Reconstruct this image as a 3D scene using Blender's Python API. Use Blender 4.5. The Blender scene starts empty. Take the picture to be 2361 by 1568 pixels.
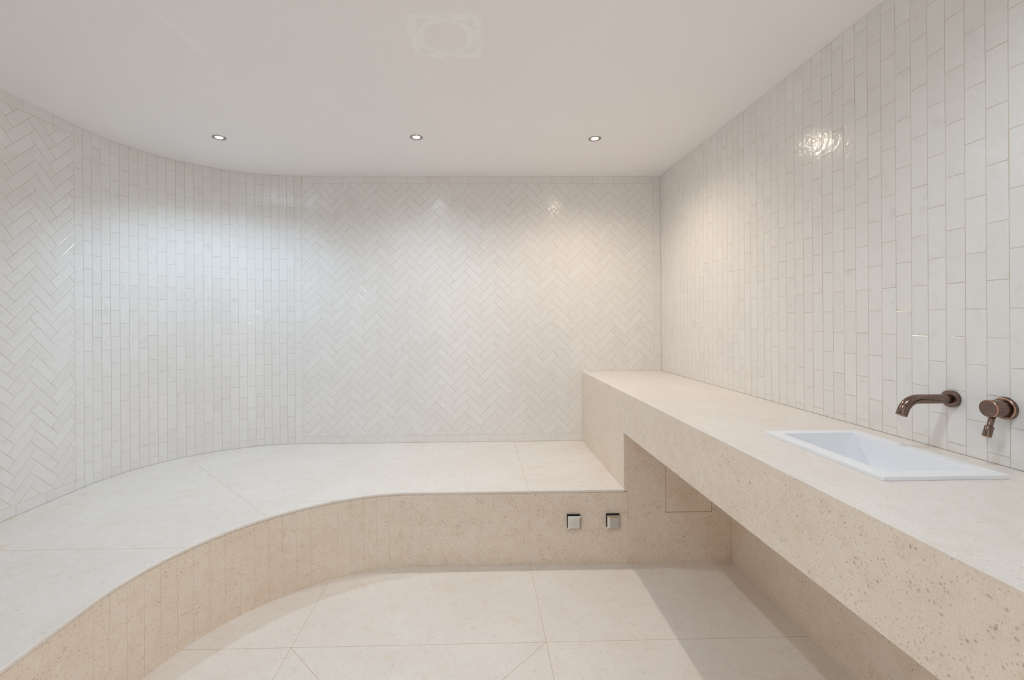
import bpy, bmesh, math, random
from mathutils import Vector, Matrix
random.seed(7)
S2 = math.sqrt(2)
scene = bpy.context.scene
COL = scene.collection

# ------------------------------------------------------------------ dimensions (metres, floor at z = 0)
CEIL = 2.3546          # ceiling
XR, YB, XL = 1.3622, 3.36, -2.161      # tile faces of the right, back and left walls
RC = 0.855             # radius of the curved wall
CX, CY = XL + RC, YB - RC
YFW = -0.35            # wall behind the camera
YE, YBK = YFW + 0.0015, 3.3585        # built-in stone stops a hair short of the end walls
ZB, ZK, ZA = 0.393, 0.9077, 0.6915     # seat top, counter top, apron bottom
XC, YF, XU = 0.766, 2.3934, 1.338      # counter front, bench front, stone below the counter
TL, TW, GR = 0.153, 0.0523, 0.0016     # tile length, width, joint
TT = 0.0009                             # how far a tile stands proud of its grout

# ------------------------------------------------------------------ materials
def new_mat(name):
    m = bpy.data.materials.new(name); m.use_nodes = True
    nt = m.node_tree
    return m, nt, nt.nodes, nt.links, nt.nodes['Principled BSDF']

def N(nodes, typ, **kw):
    n = nodes.new(typ)
    for k, v in kw.items():
        if k.startswith('i_'):
            n.inputs[k[2:].replace('_', ' ')].default_value = v
        else:
            setattr(n, k, v)
    return n

def mixc(nodes, links, fac, a, b, blend='MIX'):
    n = nodes.new('ShaderNodeMix'); n.data_type = 'RGBA'; n.blend_type = blend
    for sock, v in ((n.inputs[0], fac), (n.inputs[6], a), (n.inputs[7], b)):
        if hasattr(v, 'links') or isinstance(v, bpy.types.NodeSocket): links.new(v, sock)
        elif isinstance(v, (int, float)): sock.default_value = v
        else: sock.default_value = (*v, 1)
    return n.outputs[2]

def ramp(nodes, links, src, p0, p1, v0=0.0, v1=1.0):
    n = nodes.new('ShaderNodeMapRange'); n.inputs[1].default_value = p0; n.inputs[2].default_value = p1
    n.inputs[3].default_value = v0; n.inputs[4].default_value = v1
    n.clamp = True; links.new(src, n.inputs[0]); return n.outputs[0]

def math_(nodes, links, op, a, b=None, c=None):
    n = nodes.new('ShaderNodeMath'); n.operation = op
    for i, v in enumerate((a, b, c)):
        if v is None: continue
        if isinstance(v, (int, float)): n.inputs[i].default_value = v
        else: links.new(v, n.inputs[i])
    return n.outputs[0]

def simple(name, col, rough=0.5, metal=0.0, spec=0.5):
    m, nt, nd, lk, b = new_mat(name)
    b.inputs['Base Color'].default_value = (*col, 1)
    b.inputs['Roughness'].default_value = rough
    b.inputs['Metallic'].default_value = metal
    b.inputs['Specular IOR Level'].default_value = spec
    return m

def tile_material():
    m, nt, nd, lk, b = new_mat('white_marble_tile')
    tc = nd.new('ShaderNodeTexCoord'); geo = nd.new('ShaderNodeNewGeometry')
    # every tile is cut from another spot of the stone: offset the texture per tile
    off = N(nd, 'ShaderNodeVectorMath', operation='SCALE'); off.inputs[0].default_value = (9, 5, 7)
    lk.new(geo.outputs['Random Per Island'], off.inputs['Scale'])
    add = N(nd, 'ShaderNodeVectorMath', operation='ADD')
    lk.new(tc.outputs['Object'], add.inputs[0]); lk.new(off.outputs[0], add.inputs[1])
    cloud = N(nd, 'ShaderNodeTexNoise', i_Scale=14.0, i_Detail=3.0, i_Roughness=0.6, i_Distortion=0.8)
    lk.new(add.outputs[0], cloud.inputs['Vector'])
    cloud2 = N(nd, 'ShaderNodeTexNoise', i_Scale=34.0, i_Detail=2.0, i_Roughness=0.6, i_Distortion=0.5)
    lk.new(add.outputs[0], cloud2.inputs['Vector'])
    rnd = ramp(nd, lk, geo.outputs['Random Per Island'], 0, 1)
    base = mixc(nd, lk, rnd, (0.795, 0.78, 0.755), (0.82, 0.81, 0.79))
    f1 = ramp(nd, lk, cloud.outputs[0], 0.56, 0.74, 0, 0.35)
    c1 = mixc(nd, lk, f1, base, (0.66, 0.63, 0.61))
    f2 = ramp(nd, lk, cloud2.outputs[0], 0.62, 0.76, 0, 0.2)
    c2 = mixc(nd, lk, f2, c1, (0.70, 0.60, 0.48))
    lk.new(c2, b.inputs['Base Color'])
    b.inputs['Roughness'].default_value = 0.16
    b.inputs['Specular IOR Level'].default_value = 0.5
    wave = N(nd, 'ShaderNodeTexNoise', i_Scale=48.0, i_Detail=1.0, i_Roughness=0.5)
    lk.new(add.outputs[0], wave.inputs['Vector'])
    bump = N(nd, 'ShaderNodeBump'); bump.inputs['Strength'].default_value = 0.55
    bump.inputs['Distance'].default_value = 0.0016
    lk.new(wave.outputs[0], bump.inputs['Height']); lk.new(bump.outputs[0], b.inputs['Normal'])
    return m

def stone_material(name, lo, hi, grain):
    """limestone: lo / hi = the two shades of its clouding, grain = how strongly its specks show"""
    m, nt, nd, lk, b = new_mat(name)
    tc = nd.new('ShaderNodeTexCoord')
    big = N(nd, 'ShaderNodeTexNoise', i_Scale=2.6, i_Detail=3.0, i_Roughness=0.62, i_Distortion=0.6)
    mid = N(nd, 'ShaderNodeTexNoise', i_Scale=22.0, i_Detail=4.0, i_Roughness=0.7)
    fine = N(nd, 'ShaderNodeTexNoise', i_Scale=240.0, i_Detail=1.0, i_Roughness=0.7)
    vor = N(nd, 'ShaderNodeTexVoronoi', i_Scale=75.0, i_Randomness=1.0)
    vor2 = N(nd, 'ShaderNodeTexVoronoi', i_Scale=150.0, i_Randomness=1.0)
    warp = N(nd, 'ShaderNodeTexNoise', i_Scale=45.0, i_Detail=0.0)
    wadd = N(nd, 'ShaderNodeVectorMath', operation='MULTIPLY_ADD'); wadd.inputs[1].default_value = (0.012,) * 3
    for n in (big, mid, fine, warp): lk.new(tc.outputs['Object'], n.inputs['Vector'])
    lk.new(warp.outputs['Color'], wadd.inputs[0]); lk.new(tc.outputs['Object'], wadd.inputs[2])
    for n in (vor, vor2): lk.new(wadd.outputs[0], n.inputs['Vector'])
    c = mixc(nd, lk, ramp(nd, lk, big.outputs[0], 0.35, 0.65), lo, hi)
    c = mixc(nd, lk, ramp(nd, lk, mid.outputs[0], 0.5, 0.72, 0, 0.4 * grain), c, (0.64, 0.52, 0.40))
    c = mixc(nd, lk, ramp(nd, lk, mid.outputs[0], 0.5, 0.3, 0, 0.4), c, (0.83, 0.78, 0.72))
    c = mixc(nd, lk, ramp(nd, lk, fine.outputs[0], 0.5, 0.75, 0, 0.35 * grain), c, (0.50, 0.39, 0.29))
    stain = N(nd, 'ShaderNodeTexNoise', i_Scale=6.0, i_Detail=3.0, i_Roughness=0.6, i_Distortion=1.2)
    lk.new(tc.outputs['Object'], stain.inputs['Vector'])
    c = mixc(nd, lk, ramp(nd, lk, stain.outputs[0], 0.58, 0.72, 0, 0.4), c, (0.76, 0.62, 0.46))
    # small fossil specks, only in some patches
    patch = ramp(nd, lk, mid.outputs[0], 0.42, 0.6)
    sel = ramp(nd, lk, vor.outputs['Color'], 0.62, 0.72)
    dot = math_(nd, lk, 'MULTIPLY', ramp(nd, lk, vor.outputs['Distance'], 0.30, 0.16), sel)
    dot = math_(nd, lk, 'MULTIPLY', dot, math_(nd, lk, 'MULTIPLY', patch, 0.75 * grain))
    c = mixc(nd, lk, dot, c, (0.30, 0.22, 0.15))
    sel2 = ramp(nd, lk, vor2.outputs['Color'], 0.6, 0.7)
    dot2 = math_(nd, lk, 'MULTIPLY', ramp(nd, lk, vor2.outputs['Distance'], 0.34, 0.2), sel2)
    c = mixc(nd, lk, math_(nd, lk, 'MULTIPLY', dot2, 0.6 * grain), c, (0.34, 0.26, 0.18))
    lk.new(c, b.inputs['Base Color'])
    b.inputs['Roughness'].default_value = 0.33
    b.inputs['Specular IOR Level'].default_value = 0.75
    bump = N(nd, 'ShaderNodeBump'); bump.inputs['Strength'].default_value = 0.15
    bump.inputs['Distance'].default_value = 0.0006
    lk.new(fine.outputs[0], bump.inputs['Height']); lk.new(bump.outputs[0], b.inputs['Normal'])
    return m

def ceiling_material():
    """white paint with the ghost of a square patch where a fitting was painted over"""
    m, nt, nd, lk, b = new_mat('ceiling_paint')
    tc = nd.new('ShaderNodeTexCoord')
    sep = nd.new('ShaderNodeSeparateXYZ'); lk.new(tc.outputs['Object'], sep.inputs[0])
    wob = N(nd, 'ShaderNodeTexNoise', i_Scale=14.0, i_Detail=3.0); lk.new(tc.outputs['Object'], wob.inputs['Vector'])
    wv = ramp(nd, lk, wob.outputs[0], 0.3, 0.7, -0.012, 0.012)
    x = math_(nd, lk, 'ADD', math_(nd, lk, 'SUBTRACT', sep.outputs[0], -0.112), wv)
    y = math_(nd, lk, 'SUBTRACT', math_(nd, lk, 'SUBTRACT', sep.outputs[1], 1.705), wv)
    ax = math_(nd, lk, 'ABSOLUTE', x); ay = math_(nd, lk, 'ABSOLUTE', y)
    mx = math_(nd, lk, 'MAXIMUM', ax, ay)
    rad = math_(nd, lk, 'SQRT', math_(nd, lk, 'ADD', math_(nd, lk, 'MULTIPLY', x, x), math_(nd, lk, 'MULTIPLY', y, y)))
    def ring(v, r, hw):
        return ramp(nd, lk, math_(nd, lk, 'ABSOLUTE', math_(nd, lk, 'SUBTRACT', v, r)), hw, hw * 0.35)
    sq = math_(nd, lk, 'MULTIPLY', ring(mx, 0.118, 0.022), ramp(nd, lk, rad, 0.185, 0.165))
    ci = ring(rad, 0.098, 0.016)
    spot = ramp(nd, lk, rad, 0.02, 0.01, 0, 0.6)
    patchy = ramp(nd, lk, wob.outputs[0], 0.36, 0.56, 0.25, 1.0)
    mask = math_(nd, lk, 'MULTIPLY', math_(nd, lk, 'MAXIMUM', math_(nd, lk, 'MAXIMUM', sq, ci), spot), patchy)
    # a faint brushed streak further left
    t = math_(nd, lk, 'SUBTRACT', math_(nd, lk, 'ADD', sep.outputs[0], 1.085), math_(nd, lk, 'MULTIPLY', math_(nd, lk, 'SUBTRACT', sep.outputs[1], 1.7), 0.09))
    st = math_(nd, lk, 'MULTIPLY', ramp(nd, lk, math_(nd, lk, 'ABSOLUTE', t), 0.02, 0.005),
               ramp(nd, lk, math_(nd, lk, 'ABSOLUTE', math_(nd, lk, 'SUBTRACT', sep.outputs[1], 1.7)), 0.16, 0.12))
    mask = math_(nd, lk, 'MAXIMUM', mask, math_(nd, lk, 'MULTIPLY', st, 0.4))
    c = mixc(nd, lk, mask, (0.90, 0.875, 0.87), (0.93, 0.945, 0.925))
    lk.new(c, b.inputs['Base Color']); b.inputs['Roughness'].default_value = 0.55
    return m

def bronze_material():
    m, nt, nd, lk, b = new_mat('brushed_bronze')
    tc = nd.new('ShaderNodeTexCoord')
    mp = N(nd, 'ShaderNodeMapping'); mp.inputs['Scale'].default_value = (6, 90, 90)
    lk.new(tc.outputs['Object'], mp.inputs[0])
    n = N(nd, 'ShaderNodeTexNoise', i_Scale=6.0, i_Detail=4.0, i_Roughness=0.6); lk.new(mp.outputs[0], n.inputs['Vector'])
    c = mixc(nd, lk, ramp(nd, lk, n.outputs[0], 0.35, 0.65), (0.185, 0.125, 0.105), (0.27, 0.19, 0.16))
    lk.new(c, b.inputs['Base Color']); b.inputs['Metallic'].default_value = 1.0
    b.inputs['Roughness'].default_value = 0.2
    return m

M = dict(
    tile=tile_material(), slab=stone_material('pale_limestone_slab', (0.79, 0.735, 0.68), (0.825, 0.785, 0.735), 0.45),
    stone=stone_material('speckled_beige_limestone', (0.815, 0.695, 0.57), (0.85, 0.75, 0.63), 0.85), paint=ceiling_material(), bronze=bronze_material(),
    grout=simple('beige_tile_grout', (0.66, 0.56, 0.44), 0.85),
    joint=simple('sandy_stone_joint', (0.60, 0.44, 0.29), 0.8),
    gap=simple('brown_gap', (0.30, 0.19, 0.10), 0.8),
    plaster=simple('plaster', (0.72, 0.69, 0.65), 0.8),
    copper=simple('worn_copper_edge', (0.62, 0.34, 0.23), 0.25, 1.0),
    sink=simple('white_ceramic', (0.87, 0.885, 0.91), 0.38),
    chrome=simple('satin_chrome', (0.74, 0.73, 0.71), 0.13, 1.0),
    rubber=simple('black_rubber', (0.012, 0.012, 0.013), 0.6),
    ringm=simple('brushed_nickel', (0.42, 0.39, 0.35), 0.35, 1.0),
)
def lamp_mat(name, col, strength):
    m, nt, nd, lk, b = new_mat(name)
    b.inputs['Base Color'].default_value = (0.9, 0.9, 0.9, 1)
    m.cycles.emission_sampling = 'FRONT'
    b.inputs['Emission Color'].default_value = (*col, 1); b.inputs['Emission Strength'].default_value = strength
    return m

# ------------------------------------------------------------------ mesh helpers
class MB:
    """collects polygons; build() links them as ONE mesh object"""
    def __init__(s): s.v = []; s.f = []; s.m = []; s.sm = []
    def poly(s, pts, mat=0, smooth=False):
        b = len(s.v); s.v += [tuple(p) for p in pts]; s.f.append(tuple(range(b, b + len(pts)))); s.m.append(mat); s.sm.append(smooth)
    def box(s, a, b, mat=0):
        x0, y0, z0 = a; x1, y1, z1 = b; o = len(s.v)
        s.v += [(x0,y0,z0),(x1,y0,z0),(x1,y1,z0),(x0,y1,z0),(x0,y0,z1),(x1,y0,z1),(x1,y1,z1),(x0,y1,z1)]
        for q in ((0,3,2,1),(4,5,6,7),(0,1,5,4),(1,2,6,5),(2,3,7,6),(3,0,4,7)):
            s.f.append(tuple(o + i for i in q)); s.m.append(mat); s.sm.append(False)
    def loops(s, loops, mats=None, smooth=True, cap0=False, cap1=False, closed=True):
        n = len(loops[0]); o = len(s.v)
        for l in loops: s.v += [tuple(p) for p in l]
        for i in range(len(loops) - 1):
            for j in range(n if closed else n - 1):
                k = (j + 1) % n
                s.f.append((o+i*n+j, o+i*n+k, o+(i+1)*n+k, o+(i+1)*n+j))
                s.m.append(mats[i] if mats else 0); s.sm.append(smooth)
        if cap0: s.f.append(tuple(o + j for j in reversed(range(n)))); s.m.append(mats[0] if mats else 0); s.sm.append(False)
        if cap1: s.f.append(tuple(o + (len(loops)-1)*n + j for j in range(n))); s.m.append(mats[-1] if mats else 0); s.sm.append(False)
    def build(s, name, mats, parent=None, bevel=0, fix=True):
        me = bpy.data.meshes.new(name); me.from_pydata(s.v, [], s.f)
        if not isinstance(mats, (list, tuple)): mats = [mats]
        for m in mats: me.materials.append(m)
        me.polygons.foreach_set('material_index', s.m); me.polygons.foreach_set('use_smooth', s.sm)
        if fix:
            bm = bmesh.new(); bm.from_mesh(me)
            bmesh.ops.remove_doubles(bm, verts=bm.verts, dist=1e-6)
            bmesh.ops.recalc_face_normals(bm, faces=bm.faces); bm.to_mesh(me); bm.free()
        me.update()
        o = bpy.data.objects.new(name, me); COL.objects.link(o)
        if parent is not None:
            o.parent = parent; o.matrix_parent_inverse = Matrix.Translation(parent.location).inverted()
        if bevel:
            bv = o.modifiers.new('bevel', 'BEVEL'); bv.width = bevel; bv.segments = 2; bv.limit_method = 'ANGLE'
            bv.angle_limit = math.radians(40)
        return o

def structure(o): o['kind'] = 'structure'; return o
def tag(o, label, cat, group=None):
    o['label'] = label; o['category'] = cat
    if group: o['group'] = group
    return o
def empty(name, loc):
    o = bpy.data.objects.new(name, None); o.location = loc; o.empty_display_size = 0.05; COL.objects.link(o); return o

def clip(poly, a, b, c):
    """keep the part of a polygon where a*u + b*v <= c"""
    out = []
    for i in range(len(poly)):
        p, q = poly[i], poly[(i + 1) % len(poly)]
        dp, dq = a*p[0] + b*p[1] - c, a*q[0] + b*q[1] - c
        if dp <= 0: out.append(p)
        if (dp < 0 < dq) or (dq < 0 < dp):
            t = dp / (dp - dq); out.append((p[0] + t*(q[0]-p[0]), p[1] + t*(q[1]-p[1])))
    return out
def inset(poly, d):
    out = poly
    for i in range(len(poly)):
        p, q = poly[i], poly[(i + 1) % len(poly)]
        ex, ey = q[0]-p[0], q[1]-p[1]; l = math.hypot(ex, ey)
        if l < 1e-7: continue
        nx, ny = ey / l, -ex / l                      # outward for counter-clockwise
        out = clip(out, nx, ny, nx*p[0] + ny*p[1] - d)
        if len(out) < 3: return []
    o2 = []
    for p in out:
        if not o2 or math.hypot(p[0]-o2[-1][0], p[1]-o2[-1][1]) > 1e-5: o2.append(p)
    if len(o2) > 2 and math.hypot(o2[0][0]-o2[-1][0], o2[0][1]-o2[-1][1]) < 1e-5: o2.pop()
    return o2 if len(o2) > 2 else []
def area(p): return 0.5 * sum(p[i][0]*p[(i+1) % len(p)][1] - p[(i+1) % len(p)][0]*p[i][1] for i in range(len(p)))

def add_tile(mb, poly, mapf):
    """one tile as its own closed island: sides, a small chamfer and a slightly tilted face"""
    poly = inset(poly, GR / 2)
    if not poly or area(poly) < 6e-5: return
    bv = 0.0007
    cu = sum(p[0] for p in poly) / len(poly); cv = sum(p[1] for p in poly) / len(poly)
    k = 1 - bv / 0.022
    inner = inset(poly, bv)
    if len(inner) != len(poly): inner = [(cu + (p[0]-cu)*k, cv + (p[1]-cv)*k) for p in poly]
    lim = lambda t: max(-0.006, min(0.006, t))
    tu, tv, th = lim(random.gauss(0, 0.0045)), lim(random.gauss(0, 0.0035)), random.uniform(-0.0001, 0.0002)
    h = lambda p: th + tu*(p[0]-cu) + tv*(p[1]-cv)
    n = len(poly); b = len(mb.v)
    mb.v += [mapf(p[0], p[1], -TT - 0.0005) for p in poly]
    mb.v += [mapf(p[0], p[1], -0.0004 + h(p)) for p in poly]
    mb.v += [mapf(p[0], p[1], h(p)) for p in inner]
    for r in (0, 1):
        for i in range(n):
            j = (i + 1) % n
            mb.f.append((b+r*n+i, b+r*n+j, b+(r+1)*n+j, b+(r+1)*n+i)); mb.m.append(0); mb.sm.append(False)
    mb.f.append(tuple(b + 2*n + i for i in range(n))); mb.m.append(0); mb.sm.append(False)

def rect(u0, v0, u1, v1): return [(u0, v0), (u1, v0), (u1, v1), (u0, v1)]
def cliprect(p, u0, v0, u1, v1):
    for a, b, c in ((-1, 0, -u0), (1, 0, u1), (0, -1, -v0), (0, 1, v1)):
        p = clip(p, a, b, c)
        if len(p) < 3: return []
    return p
def herringbone(mb, mapf, u0, v0, u1, v1, ou, ov):
    """(ou, ov): a lower corner of a rising tile where it meets the side of a falling one"""
    per_u, per_v = TL * S2, TW * S2
    rot = lambda x, y: (ou + (x - y) / S2, ov + (x + y) / S2)
    for i in range(math.floor((u0-ou)/per_u) - 2, math.ceil((u1-ou)/per_u) + 2):
        for k in range(math.floor((v0-ov)/per_v) - 5, math.ceil((v1-ov)/per_v) + 3):
            for x0, y0, x1, y1 in ((0, 0, TL, TW), (TL, TW-TL, TL+TW, TW)):
                sx, sy = k*TW + i*TL, k*TW - i*TL
                p = [rot(x0+sx, y0+sy), rot(x1+sx, y0+sy), rot(x1+sx, y1+sy), rot(x0+sx, y1+sy)]
                p = cliprect(p, u0, v0, u1, v1)
                if p: add_tile(mb, p, mapf)
def column(mb, mapf, ua, ub, v0, v1, ph):
    k = math.floor((v0 - ph) / TL) - 1
    while ph + k*TL < v1:
        a, b = max(v0, ph + k*TL), min(v1, ph + (k+1)*TL)
        if b - a > 0.006: add_tile(mb, rect(ua, a, ub, b), mapf)
        k += 1
def row(mb, mapf, va, vb, u0, u1, ph, m0=0, m1=0):
    """border row; m0 / m1 mitre its ends (drop in u from outer to inner edge)"""
    k = math.floor((u0 - ph) / TL) - 1
    while ph + k*TL < u1:
        a, b = max(u0, ph + k*TL), min(u1, ph + (k+1)*TL)
        if b - a > 0.006:
            p = rect(a, va, b, vb)
            add_tile(mb, p, mapf)
        k += 1

# ------------------------------------------------------------------ the room shell
# back wall: herringbone framed by a border
mapB = lambda u, v, h: (u, YB - h, v)
UB0 = CX + (26*TW - RC*math.pi/2)         # the curved field's last column runs onto the flat wall
mb = MB()
row(mb, mapB, CEIL - TW, CEIL, UB0, XR, UB0 + 0.004)
column(mb, mapB, XR - TW, XR, ZB, CEIL - TW, 2.2405)
row(mb, mapB, ZB, ZB + TW, UB0, XR - TW, 0.53)
herringbone(mb, mapB, UB0, ZB + TW, XR - TW, CEIL - TW, -1.2528, 2.0975)
mb.box((CX, YB + TT, 0), (XR + TT + 0.1, YB + 0.1, CEIL), 1)
wall_back = structure(mb.build('wall_back', [M['tile'], M['grout']], fix=False))

# left wall
mapL = lambda u, v, h: (XL + h, u, v)
mb = MB()
row(mb, mapL, CEIL - TW, CEIL, YFW, CY - 0.018, 2.213)
row(mb, mapL, ZB, ZB + TW, YFW, CY - 0.018, 2.17)
herringbone(mb, mapL, YFW, ZB + TW, CY - 0.018, CEIL - TW, 2.168, 2.205)
mb.box((XL - 0.1, YFW, 0), (XL - TT, CY, CEIL), 1)
wall_left = structure(mb.build('wall_left', [M['tile'], M['grout']], fix=False))

# curved wall between them: upright tiles in half bond, each column a flat facet
ARC = RC * math.pi / 2
def mapC(u, v, h):
    s = u
    if s < 0: return (XL + h, CY + s, v)
    if s > ARC: return (CX + (s - ARC), YB - h, v)
    a = s / RC
    return (CX - (RC - h) * math.cos(a), CY + (RC - h) * math.sin(a), v)
mb = MB()
for i in range(26):
    ua = -0.018 + i * (26*TW + 0.018) / 26; ub = -0.018 + (i+1) * (26*TW + 0.018) / 26
    column(mb, mapC, ua, ub, ZB, CEIL, 2.279 if i % 2 == 0 else 2.279 - TL/2)
inn, out = [], []
for i in range(33):
    a = i / 32 * math.pi / 2
    for lst, r in ((inn, RC + TT + 0.0006), (out, RC + 0.1)):
        lst.append((CX - r*math.cos(a), CY + r*math.sin(a)))
ring_ = lambda z: [(p[0], p[1], z) for p in inn] + [(p[0], p[1], z) for p in reversed(out)]
mb.loops([ring_(0), ring_(CEIL)], mats=[1, 1], smooth=False)
wall_curved = structure(mb.build('wall_curved', [M['tile'], M['grout']], fix=False))

# right wall: upright tiles in half bond
mapR = lambda u, v, h: (XR - h, -u, v)
mb = MB()
i = 0
WR = 0.0527
k0 = math.floor((YFW - 1.295) / WR)
for k in range(k0, 60):
    ya, yb = max(1.295 + k*WR, YFW), min(1.295 + (k+1)*WR, YB)
    if yb - ya < 0.005: continue
    column(mb, mapR, -yb, -ya, ZK, CEIL, 1.8515 if k % 2 else 1.776)
mb.box((XR + TT, YFW, 0), (XR + 0.1, YB + TT, CEIL), 1)
wall_right = structure(mb.build('wall_right', [M['tile'], M['grout']], fix=False))
# stone facing of the right wall below the counter
mb = MB()
for ya, yb in ((YFW, 0.8185), (0.8195, 1.8205), (1.8215, YF)):
    mb.box((XU, ya, 0.0), (XR, yb, ZA - 0.0002))
mb.box((XU + 0.0004, YFW, 0.0), (XR - 0.001, YF, ZA - 0.001), 1)
mb.build('stone_facing', [M['stone'], M['joint']], wall_right)

# wall behind the camera
# its open doorway is unseen, added to let in soft fill light from outside
DX0, DX1, DZ = -0.80, 0.50, 2.08
mb = MB()
mb.box((XL - 0.1, YFW - 0.1, 0), (DX0, YFW, CEIL)); mb.box((DX1, YFW - 0.1, 0), (XR + 0.1, YFW, CEIL)); mb.box((DX0, YFW - 0.1, DZ), (DX1, YFW, CEIL))
structure(mb.build('wall_front', M['plaster']))
mb = MB()
mb.box((DX0, YFW - 0.11, 0), (DX0 + 0.03, YFW + 0.008, DZ - 0.03)); mb.box((DX1 - 0.03, YFW - 0.11, 0), (DX1, YFW + 0.008, DZ - 0.03))
mb.box((DX0, YFW - 0.11, DZ - 0.03), (DX1, YFW + 0.008, DZ))
structure(mb.build('added_door_1', M['ringm']))
pl = bpy.data.lights.new('doorway_portal', 'AREA'); pl.shape = 'RECTANGLE'; pl.size = DX1 - DX0; pl.size_y = DZ
pl.cycles.is_portal = True
po = bpy.data.objects.new('doorway_portal', pl); COL.objects.link(po)
po.location = ((DX0 + DX1) / 2, YFW - 0.12, DZ / 2); po.rotation_euler = (math.radians(90), 0, math.radians(180))

# ceiling and floor
mb = MB(); mb.box((XL - 0.1, YFW - 0.1, CEIL), (XR + 0.1, YB + 0.1, CEIL + 0.1))
structure(mb.build('ceiling', M['paint']))

def line(mb, p, q, w, z0, z1, mat):
    """thin strip of pointing from p to q"""
    d = Vector((q[0]-p[0], q[1]-p[1])).normalized(); n = Vector((-d.y, d.x)) * w / 2
    lo = [(p[0]+n.x, p[1]+n.y), (p[0]-n.x, p[1]-n.y), (q[0]-n.x, q[1]-n.y), (q[0]+n.x, q[1]+n.y)]
    mb.loops([[(a, b, z0) for a, b in lo], [(a, b, z1) for a, b in lo]], mats=[mat, mat], smooth=False, cap0=True, cap1=True)
mb = MB(); mb.box((XL - 0.1, YFW - 0.1, -0.1), (XR + 0.1, YB + 0.1, 0))
Z1 = 0.00015
JX0, JX1, JY0, JY1 = -0.75, 0.265, 0.81, 1.82
line(mb, (-1.19, JY1), (XU, JY1), 0.0018, -0.001, Z1, 1)
line(mb, (-1.25, JY0), (XU, JY0), 0.0018, -0.001, Z1, 1)
line(mb, (JX0, YFW), (JX0, 2.27), 0.0018, -0.001, Z1*1.1, 1)
line(mb, (JX1, YFW), (JX1, YF), 0.0018, -0.001, Z1*1.1, 1)
for s in (-1, 1):
    line(mb, (JX0, JY1 if s > 0 else JY0), (JX1, JY0 if s > 0 else JY1), 0.0018, -0.001, Z1*(1.2+0.1*s), 1)
structure(mb.build('floor', [M['slab'], M['joint']]))

# ------------------------------------------------------------------ bench
def inner_path(off=0.0, n=40):
    """plan of the bench front: straight, a quarter of a full curve, straight"""
    a, b, e = 0.892, YF - 1.497, 1.87
    pts = []
    for i in range(n + 1):
        t = i / n * math.pi / 2
        c, s = math.cos(t), math.sin(t)
        pts.append((-0.358 - a * c**(2/e), 1.497 + b * s**(2/e)))
    res = []
    for i, p in enumerate(pts):
        q0, q1 = pts[max(i-1, 0)], pts[min(i+1, n)]
        d = Vector((q1[0]-q0[0], q1[1]-q0[1])).normalized()
        if i == 0: d = Vector((0, 1))
        if i == n: d = Vector((1, 0))
        res.append((p[0] + d.y*off, p[1] - d.x*off))
    return res
bench = tag(empty('stone_bench', (-1.7, 1.5, 0)), 'long pale stone bench curving along the left and back walls', 'bench')
# seat slab
inn = [(-1.25 + 0.003, YE)] + inner_path(0.003) + [(XC - 0.0005, YF - 0.003)]
RS = RC - 0.0012
out = [(XL + 0.0012, YE)] + [(CX - RS*math.cos(i/40*math.pi/2), CY + RS*math.sin(i/40*math.pi/2)) for i in range(41)] + [(XC - 0.0005, YB - 0.0012)]
mb = MB()
zt, zb = ZB, ZB - 0.012
inn2 = [(-1.25 + 0.0008, YE)] + inner_path(0.0008) + [(XC - 0.0005, YF - 0.0008)]
prof = [[(x, y, zb) for x, y in inn], [(x, y, zt - 0.0022) for x, y in inn], [(x, y, zt) for x, y in inn2],
        [(x, y, zt) for x, y in out], [(x, y, zb) for x, y in out], [(x, y, zb) for x, y in inn]]
mb.loops(prof, smooth=False, closed=False)
for k in (0, -1): mb.poly([p[k] for p in prof[:5]])
for p, q in (((XL + 0.002, 1.842), (-1.17, 1.842)), ((-1.776, 2.905), (-0.98, 2.12)), ((-1.16, 2.29), (-0.72, 2.29)),
             ((0.26, YB - 0.002), (0.26, YF)), ((XL + 0.002, 0.83), (-1.25, 0.83))):
    line(mb, p, q, 0.0015, ZB - 0.001, ZB + 0.00012, 1)
mb.build('seat', [M['slab'], M['joint']], bench)
# front cladding: long flat slabs on the straights, narrow upright strips round the curve
fine_p = inner_path(0.0, 400)
mb = MB(); joints = MB()
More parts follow.
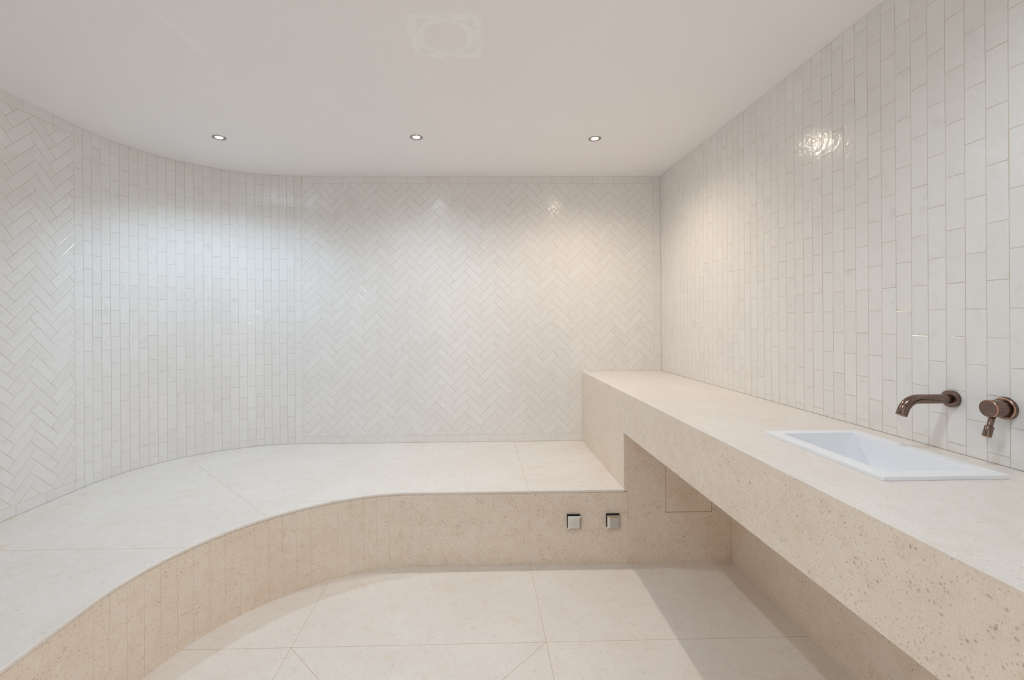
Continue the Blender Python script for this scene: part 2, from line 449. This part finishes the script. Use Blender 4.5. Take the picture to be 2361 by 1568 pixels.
# resample the curve into 62 mm strips
pts = [fine_p[0]]; acc = 0; step = 0.062
for a_, b_ in zip(fine_p, fine_p[1:]):
    acc += math.hypot(b_[0]-a_[0], b_[1]-a_[1])
    if acc >= step: pts.append(b_); acc = 0
if math.hypot(pts[-1][0]-fine_p[-1][0], pts[-1][1]-fine_p[-1][1]) < 0.02: pts[-1] = fine_p[-1]
else: pts.append(fine_p[-1])
path = [(-1.25, YE), (-1.25, 0.62)] + pts + [(0.265, YF), (XC + 0.0197, YF)]
H = zb - 0.0028
for a_, b_ in zip(path, path[1:]):
    d = Vector((b_[0]-a_[0], b_[1]-a_[1])); L_ = d.length; d /= L_
    nrm = Vector((-d.y, d.x)) * 0.02                       # into the bench
    g = 0.0004
    p = [(a_[0]+d.x*g, a_[1]+d.y*g), (b_[0]-d.x*g, b_[1]-d.y*g)]
    q = [(p[1][0]+nrm.x, p[1][1]+nrm.y), (p[0][0]+nrm.x, p[0][1]+nrm.y)]
    lo = p + q
    mb.loops([[(x, y, 0) for x, y in lo], [(x, y, H) for x, y in lo]], mats=[0, 0], smooth=False, cap0=True, cap1=True)
    # pointing behind the joint
    c = b_
    e = [(c[0]-d.x*0.002+nrm.x*0.02, c[1]-d.y*0.002+nrm.y*0.02), (c[0]+d.x*0.002+nrm.x*0.02, c[1]+d.y*0.002+nrm.y*0.02),
         (c[0]+d.x*0.002+nrm.x*0.8, c[1]+d.y*0.002+nrm.y*0.8), (c[0]-d.x*0.002+nrm.x*0.8, c[1]-d.y*0.002+nrm.y*0.8)]
    if c != path[-1]:
        mb.loops([[(x, y, 0) for x, y in e], [(x, y, H) for x, y in e]], mats=[1, 1], smooth=False, cap0=True, cap1=True)
ia = inner_path(-0.0015)
js = [(-1.2515, YE)] + ia + [(XC - 0.001, YF + 0.0015)]
ks = [(-1.2635, YE)] + inner_path(-0.0135) + [(XC - 0.001, YF + 0.0135)]
rj = js + ks[::-1]
mb.loops([[(x, y, H - 0.0005) for x, y in rj], [(x, y, zb + 0.0005) for x, y in rj]], mats=[1, 1], smooth=False)
mb.build('front_panel', [M['stone'], M['joint']], bench)

# ------------------------------------------------------------------ counter
counter = tag(empty('stone_counter', (1.05, 1.5, 0)), 'long beige stone counter along the right wall, open below, holding the white basin', 'counter')
SX0, SX1, SY0, SY1 = 0.958, 1.268, 1.058, 1.506       # basin rim
def slab_hole(mb, axis, lo, hi, t0, t1, hole, mat=0):
    """rectangular slab with a rectangular hole; axis = thickness axis"""
    us = [lo[0], hole[0], hole[2], hi[0]]; vs = [lo[1], hole[1], hole[3], hi[1]]
    def P(u, v, t): return (u, v, t) if axis == 'z' else (u, t, v)
    for t in (t0, t1):
        for i in range(3):
            for j in range(3):
                if i == 1 and j == 1: continue
                mb.poly([P(us[i], vs[j], t), P(us[i+1], vs[j], t), P(us[i+1], vs[j+1], t), P(us[i], vs[j+1], t)], mat)
    for (a, b) in (((0, 0), (3, 3)), ((1, 1), (2, 2))):
        u0, v0, u1, v1 = us[a[0]], vs[a[1]], us[b[0]], vs[b[1]]
        # split the outer edges where the grid does, so the mesh stays closed
        ul = [u for u in us if u0 <= u <= u1]; vl = [v for v in vs if v0 <= v <= v1]
        for x, y in zip(ul, ul[1:]):
            for v in (v0, v1): mb.poly([P(x, v, t0), P(y, v, t0), P(y, v, t1), P(x, v, t1)], mat)
        for x, y in zip(vl, vl[1:]):
            for u in (u0, u1): mb.poly([P(u, x, t0), P(u, y, t0), P(u, y, t1), P(u, x, t1)], mat)
mb = MB()
slab_hole(mb, 'z', (XC, YE), (XR - 0.001, YBK), ZK - 0.0012, ZK, (SX0 + 0.02, SY0 + 0.02, SX1 - 0.02, SY1 - 0.02))
mb.build('worktop', M['slab'], counter)
mb = MB()
prof = [(YE, ZA), (YF, ZA), (YF, ZB - 0.0115), (YBK, ZB - 0.0115), (YBK, ZK - 0.0013), (YE, ZK - 0.0013)]
mb.loops([[(XC, y, z) for y, z in prof], [(XC + 0.02, y, z) for y, z in prof]], smooth=False, cap0=True, cap1=True)
mb.build('apron', M['stone'], counter)
mb = MB(); mb.box((XC + 0.02, YE, ZA), (XU + 0.02, YF, ZA + 0.012)); mb.build('soffit', M['stone'], counter)
mb = MB()
AP = (0.989, 0.266, 1.236, 0.516)
slab_hole(mb, 'y', (XC + 0.0201, 0), (XU - 0.0005, ZA), YF, YF + 0.02, AP)
mb.box((1.2795, YF - 0.00015, 0), (1.2807, YF + 0.001, ZA), 1)
mb.build('end_panel', [M['stone'], M['joint']], counter)
mb = MB()
mb.box((AP[0] + 0.0022, YF + 0.0006, AP[1] + 0.0022), (AP[2] - 0.0022, YF + 0.0186, AP[3] - 0.0022))
mb.box((AP[0] - 0.004, YF + 0.02, AP[1] - 0.004), (AP[2] + 0.004, YF + 0.022, AP[3] + 0.004), 1)
ap = mb.build('access_panel', [M['stone'], M['gap']], counter)

# ------------------------------------------------------------------ basin
def rrect(x0, y0, x1, y1, r, z, n=6):
    pts = []
    for cx, cy, a0 in ((x1-r, y1-r, 0), (x0+r, y1-r, 90), (x0+r, y0+r, 180), (x1-r, y0+r, 270)):
        for i in range(n + 1):
            a = math.radians(a0 + 90*i/n); pts.append((cx + r*math.cos(a), cy + r*math.sin(a), z))
    return pts
ZKK = ZK; ZK = ZK + 0.0004
basin = tag(empty('washbasin', ((SX0+SX1)/2, (SY0+SY1)/2, ZK)), 'white rectangular drop-in washbasin with a flat rim, set in the stone counter', 'washbasin')
def irr(d, r, z): return rrect(SX0+d, SY0+d, SX1-d, SY1-d, r, z)
RIM = 0.0095
mb = MB()
mb.loops([irr(0, .003, ZK), irr(0, .003, ZK+RIM-.001), irr(.0008, .003, ZK+RIM), irr(.037, .008, ZK+RIM), irr(.0375, .008, ZK+RIM-.0006),
          irr(.0385, .008, ZK), irr(.0385, .008, ZK - .02), irr(0.026, .012, ZK - .02), irr(0.024, .012, ZK)],
         smooth=False)
mb.build('rim', M['sink'], basin)
mb = MB()
prof = [(.0385, .008, -.0005), (.0390, .016, -.010), (.0395, .028, -.030), (.041, .036, -.060), (.046, .045, -.085), (.058, .05, -.10), (.08, .05, -.108), (.12, .03, -.112)]
mb.loops([irr(d, r, ZK+z) for d, r, z in prof], smooth=True, cap1=True)
mb.loops([irr(d - .005, r, ZK+z-.004) for d, r, z in prof], smooth=True, cap1=True)
mb.build('bowl', M['sink'], basin)

ZK = ZKK
# ------------------------------------------------------------------ brassware
def frames(path):
    fr = []; up = Vector((0, 1, 0))
    for i, p in enumerate(path):
        a = path[max(i-1, 0)]; b = path[min(i+1, len(path)-1)]
        t = (b - a).normalized(); n = (up - t*up.dot(t)).normalized(); fr.append((p, n, t.cross(n)))
    return fr
def tube(mb, path, radii, mats=None, n=32, cap0=True, cap1=True, smooth=True):
    lo = []
    for (p, u, v), r in zip(frames(path), radii):
        lo.append([p + (u*math.cos(2*math.pi*j/n) + v*math.sin(2*math.pi*j/n))*r for j in range(n)])
    mb.loops(lo, mats=mats, smooth=smooth, cap0=cap0, cap1=cap1)
def lathe_x(mb, y, z, prof, n=48, mats=None):
    """prof: (x, r) from the wall outwards, turned about a horizontal axis"""
    lo = [[(x, y + r*math.cos(2*math.pi*j/n), z + r*math.sin(2*math.pi*j/n)) for j in range(n)] for x, r in prof]
    mb.loops(lo, mats=mats, smooth=True, cap0=True, cap1=True)

SPY, SPZ = 1.279, 1.0605
spout = tag(empty('wall_spout', (XR, SPY, SPZ)), 'dark bronze curved basin spout sticking out of the tiled wall above the basin', 'tap')
mb = MB()
lathe_x(mb, SPY, SPZ, [(XR + .001, .0245), (XR - .009, .0245), (XR - .0105, .0238), (XR - .0112, .0225), (XR - .0112, .0125)], mats=[0, 0, 0, 0])
mb.build('flange', [M['bronze'], M['copper']], spout)
P = [Vector((XR - .010, SPY, SPZ)), Vector((1.34, SPY, SPZ)), Vector((1.31, SPY, SPZ)), Vector((1.285, SPY, SPZ))]
R_ = 0.047; cxx, czz = 1.262, SPZ - R_
for i in range(0, 15):
    a = math.radians(90 + 70*i/14); P.append(Vector((cxx + R_*math.cos(a), SPY, czz + R_*math.sin(a))))
t = (P[-1] - P[-2]).normalized()
P += [P[-1] + t*.006, P[-1] + t*.0165]
rad = [.0135]*len(P)
mb = MB(); tube(mb, P, rad, cap0=True, cap1=False)
e = P[-1]
# open end with a lip and a recessed aerator
tube(mb, [e, e + t*.0006, e + t*.0004, e - t*.006], [.0135, .0128, .0115, .0113], mats=[1, 0, 0], cap0=False, cap1=True)
mb.build('spout', [M['bronze'], M['copper']], spout)

HY, HZ = 1.146, 1.0585
mixer = tag(empty('basin_mixer', (XR, HY, HZ)), 'round bronze mixer valve with a hanging lever, on the tiled wall beside the spout', 'mixer tap')
mb = MB()
lathe_x(mb, HY, HZ, [(XR + .001, .0285), (XR - .006, .0285), (XR - .008, .0277), (XR - .009, .026), (XR - .009, .018)], mats=[0, 0, 1, 0])
mb.build('flange', [M['bronze'], M['copper']], mixer)
mb = MB()
lathe_x(mb, HY, HZ, [(XR - .0085, .019), (XR - .013, .019), (XR - .0135, .0222), (XR - .0145, .0226), (XR - .0458, .0226), (XR - .0470, .0222),
                     (XR - .0478, .0212), (XR - .0480, .0205)], mats=[0, 0, 0, 0, 1, 1, 0])
mb.build('valve_body', [M['bronze'], M['copper']], mixer)
mb = MB()
d = Vector((-.31, 0, -1)).normalized(); s = Vector((XR - .036, HY, HZ - .0205))
tube(mb, [s, s + d*.010, s + d*.0245, s + d*.026, s + d*.0262, s + d*.0275, s + d*.0535, s + d*.055, s + d*.0551],
     [.0062, .0062, .0062, .007, .0084, .0091, .0091, .0084, .002], mats=[0, 0, 0, 1, 0, 0, 1, 0], n=28)
mb.build('lever', [M['bronze'], M['copper']], mixer)

# ------------------------------------------------------------------ square outlets on the bench front
def outlet(x, z, label, tilt):
    root = tag(empty('steam_outlet', (x, YF, z)), label, 'outlet cover', 'square chrome outlets on the bench front')
    mb = MB(); w = .037; h = .036
    mb.box((x - w + .0014, YF - .012, z - h + .006), (x + w - .004, YF - .0004, z + h + .0015))
    mb.build('backing_box', M['rubber'], root)
    mb = MB()
    def lp(s, yy, dz=0):
        pts = []
        for sx, sz in ((-1, -1), (1, -1), (1, 1), (-1, 1)):
            px, pz = sx*s, sz*s*1.03
            pts.append((x + px + .0015, yy + tilt[0]*px + tilt[1]*pz, z + pz - .002 + dz))
        return pts
    mb.loops([lp(.0352, YF - .0125), lp(.0352, YF - .0175), lp(.0345, YF - .0185), lp(.0245, YF - .0265), lp(.0242, YF - .0268)],
             smooth=False, cap0=True, cap1=True)
    mb.build('cover', M['chrome'], root)
    mb = MB(); yy = YF - .0269
    for i in range(9):
        px = (i - 4)*.0024
        yv = yy + tilt[0]*px
        mb.box((x + .0015 + px - .0008, yv - .0002, z - .0028), (x + .0015 + px + .0008, yv + .0003, z - .0012))
    mb.build('engraved_mark', M['ringm'], root)
outlet(.497, .228, 'square chrome outlet cover on the bench front, the one farther from the counter', (0.0, -0.05))
outlet(.705, .229, 'square chrome outlet cover on the bench front, the one next to the counter recess', (0.03, -.03))

# ------------------------------------------------------------------ recessed ceiling lights
COOL, NEUT, WARM = (0.60, 0.80, 1.0), (0.78, 0.89, 1.0), (1.0, 0.845, 0.69)
lamps = [(-1.487, 2.656, COOL, 'cool white recessed ceiling downlight nearest the curved wall', 1.0),
         (-0.352, 2.645, NEUT, 'white recessed ceiling downlight in the middle of the back row', 0.76),
         (0.691, 2.658, WARM, 'warm white recessed ceiling downlight nearest the right-hand wall', 0.88),
         (-1.487, 0.80, COOL, 'recessed ceiling downlight above the left bench, in the row behind the camera view', 0.22),
         (-0.352, 0.80, NEUT, 'recessed ceiling downlight above the middle of the floor, in the near row', 0.72),
         (0.691, 0.80, NEUT, 'recessed ceiling downlight near the basin, in the near row', 0.58)]
SPOT_W = 31.0
first = None
for x, y, c, lab, k in lamps:
    root = tag(empty('downlight', (x, y, CEIL)), lab, 'ceiling light', 'recessed ceiling downlights')
    mb = MB()
    rp = [(.0370, 0), (.0370, -.0012), (.0355, -.0030), (.0300, -.0036), (.0262, -.0030), (.0205, -.0012), (.0195, 0)]
    mb.loops([[(x + r*math.cos(2*math.pi*j/48), y + r*math.sin(2*math.pi*j/48), CEIL + z) for j in range(48)] for r, z in rp], smooth=True)
    mb.build('trim_ring', M['ringm'], root)
    mb = MB()
    rp = [(.0195, -.0002), (.0190, -.0012), (.015, -.0018), (.009, -.0020)]
    mb.loops([[(x + r*math.cos(2*math.pi*j/48), y + r*math.sin(2*math.pi*j/48), CEIL + z) for j in range(48)] for r, z in rp], smooth=True, cap1=True)
    mb.build('lens', lamp_mat('lamp_lens', c, 75.0 * k), root)
    ld = bpy.data.lights.new('downlight_beam', 'SPOT'); ld.energy = SPOT_W * k; ld.color = c
    ld.spot_size = math.radians(134 if (y > 2 and x < -1) else 157); ld.spot_blend = 1.0; ld.shadow_soft_size = 0.018
    lo = bpy.data.objects.new('beam', ld); lo.location = (x, y, CEIL - .024); COL.objects.link(lo)
    if y > 2 and x < -1: lo.rotation_euler = (math.radians(6), 0, 0)      # this fitting's head is swivelled to the wall
    lo.parent = root; lo.matrix_parent_inverse = Matrix.Translation(root.location).inverted()

# ------------------------------------------------------------------ world, camera, colour
w = bpy.data.worlds.new('world'); scene.world = w; w.use_nodes = True
w.node_tree.nodes['Background'].inputs[0].default_value = (1.0, 0.975, 0.96, 1)
w.node_tree.nodes['Background'].inputs[1].default_value = 1.2

F_PX, PX, PY = 1049.0, 1125.686, 736.49
yaw, rho, pitch = 0.0220, 0.0061, -0.0002
fw = Vector((math.sin(yaw)*math.cos(pitch), math.cos(yaw)*math.cos(pitch), math.sin(pitch)))
r0 = Vector((math.cos(yaw), -math.sin(yaw), 0)); u0 = r0.cross(fw)
r = r0*math.cos(rho) - u0*math.sin(rho); u = u0*math.cos(rho) + r0*math.sin(rho)
cam = bpy.data.cameras.new('camera'); co = bpy.data.objects.new('camera', cam); COL.objects.link(co)
cam.sensor_width = 36; cam.sensor_fit = 'HORIZONTAL'; cam.lens = F_PX / 2361 * 36
cam.shift_x = (2361/2 - PX) / 2361; cam.shift_y = (PY - 1568/2) / 2361
cam.clip_start = 0.02
co.matrix_world = Matrix(((r.x, u.x, -fw.x, 0), (r.y, u.y, -fw.y, 0), (r.z, u.z, -fw.z, 1.297), (0, 0, 0, 1)))
scene.camera = co

vs = scene.view_settings
scene.display_settings.display_device = 'sRGB'
vs.view_transform = 'Standard'; vs.look = 'None'; vs.gamma = 1.0; vs.exposure = 0.11; vs.use_curve_mapping = False
scene.cycles.max_bounces = 8; scene.cycles.diffuse_bounces = 7; scene.cycles.glossy_bounces = 3
scene.cycles.caustics_reflective = False; scene.cycles.caustics_refractive = False
scene.cycles.sample_clamp_indirect = 6.0
scene.cycles.use_denoising = True
scene.cycles.use_adaptive_sampling = True
scene.cycles.adaptive_threshold = 0.13
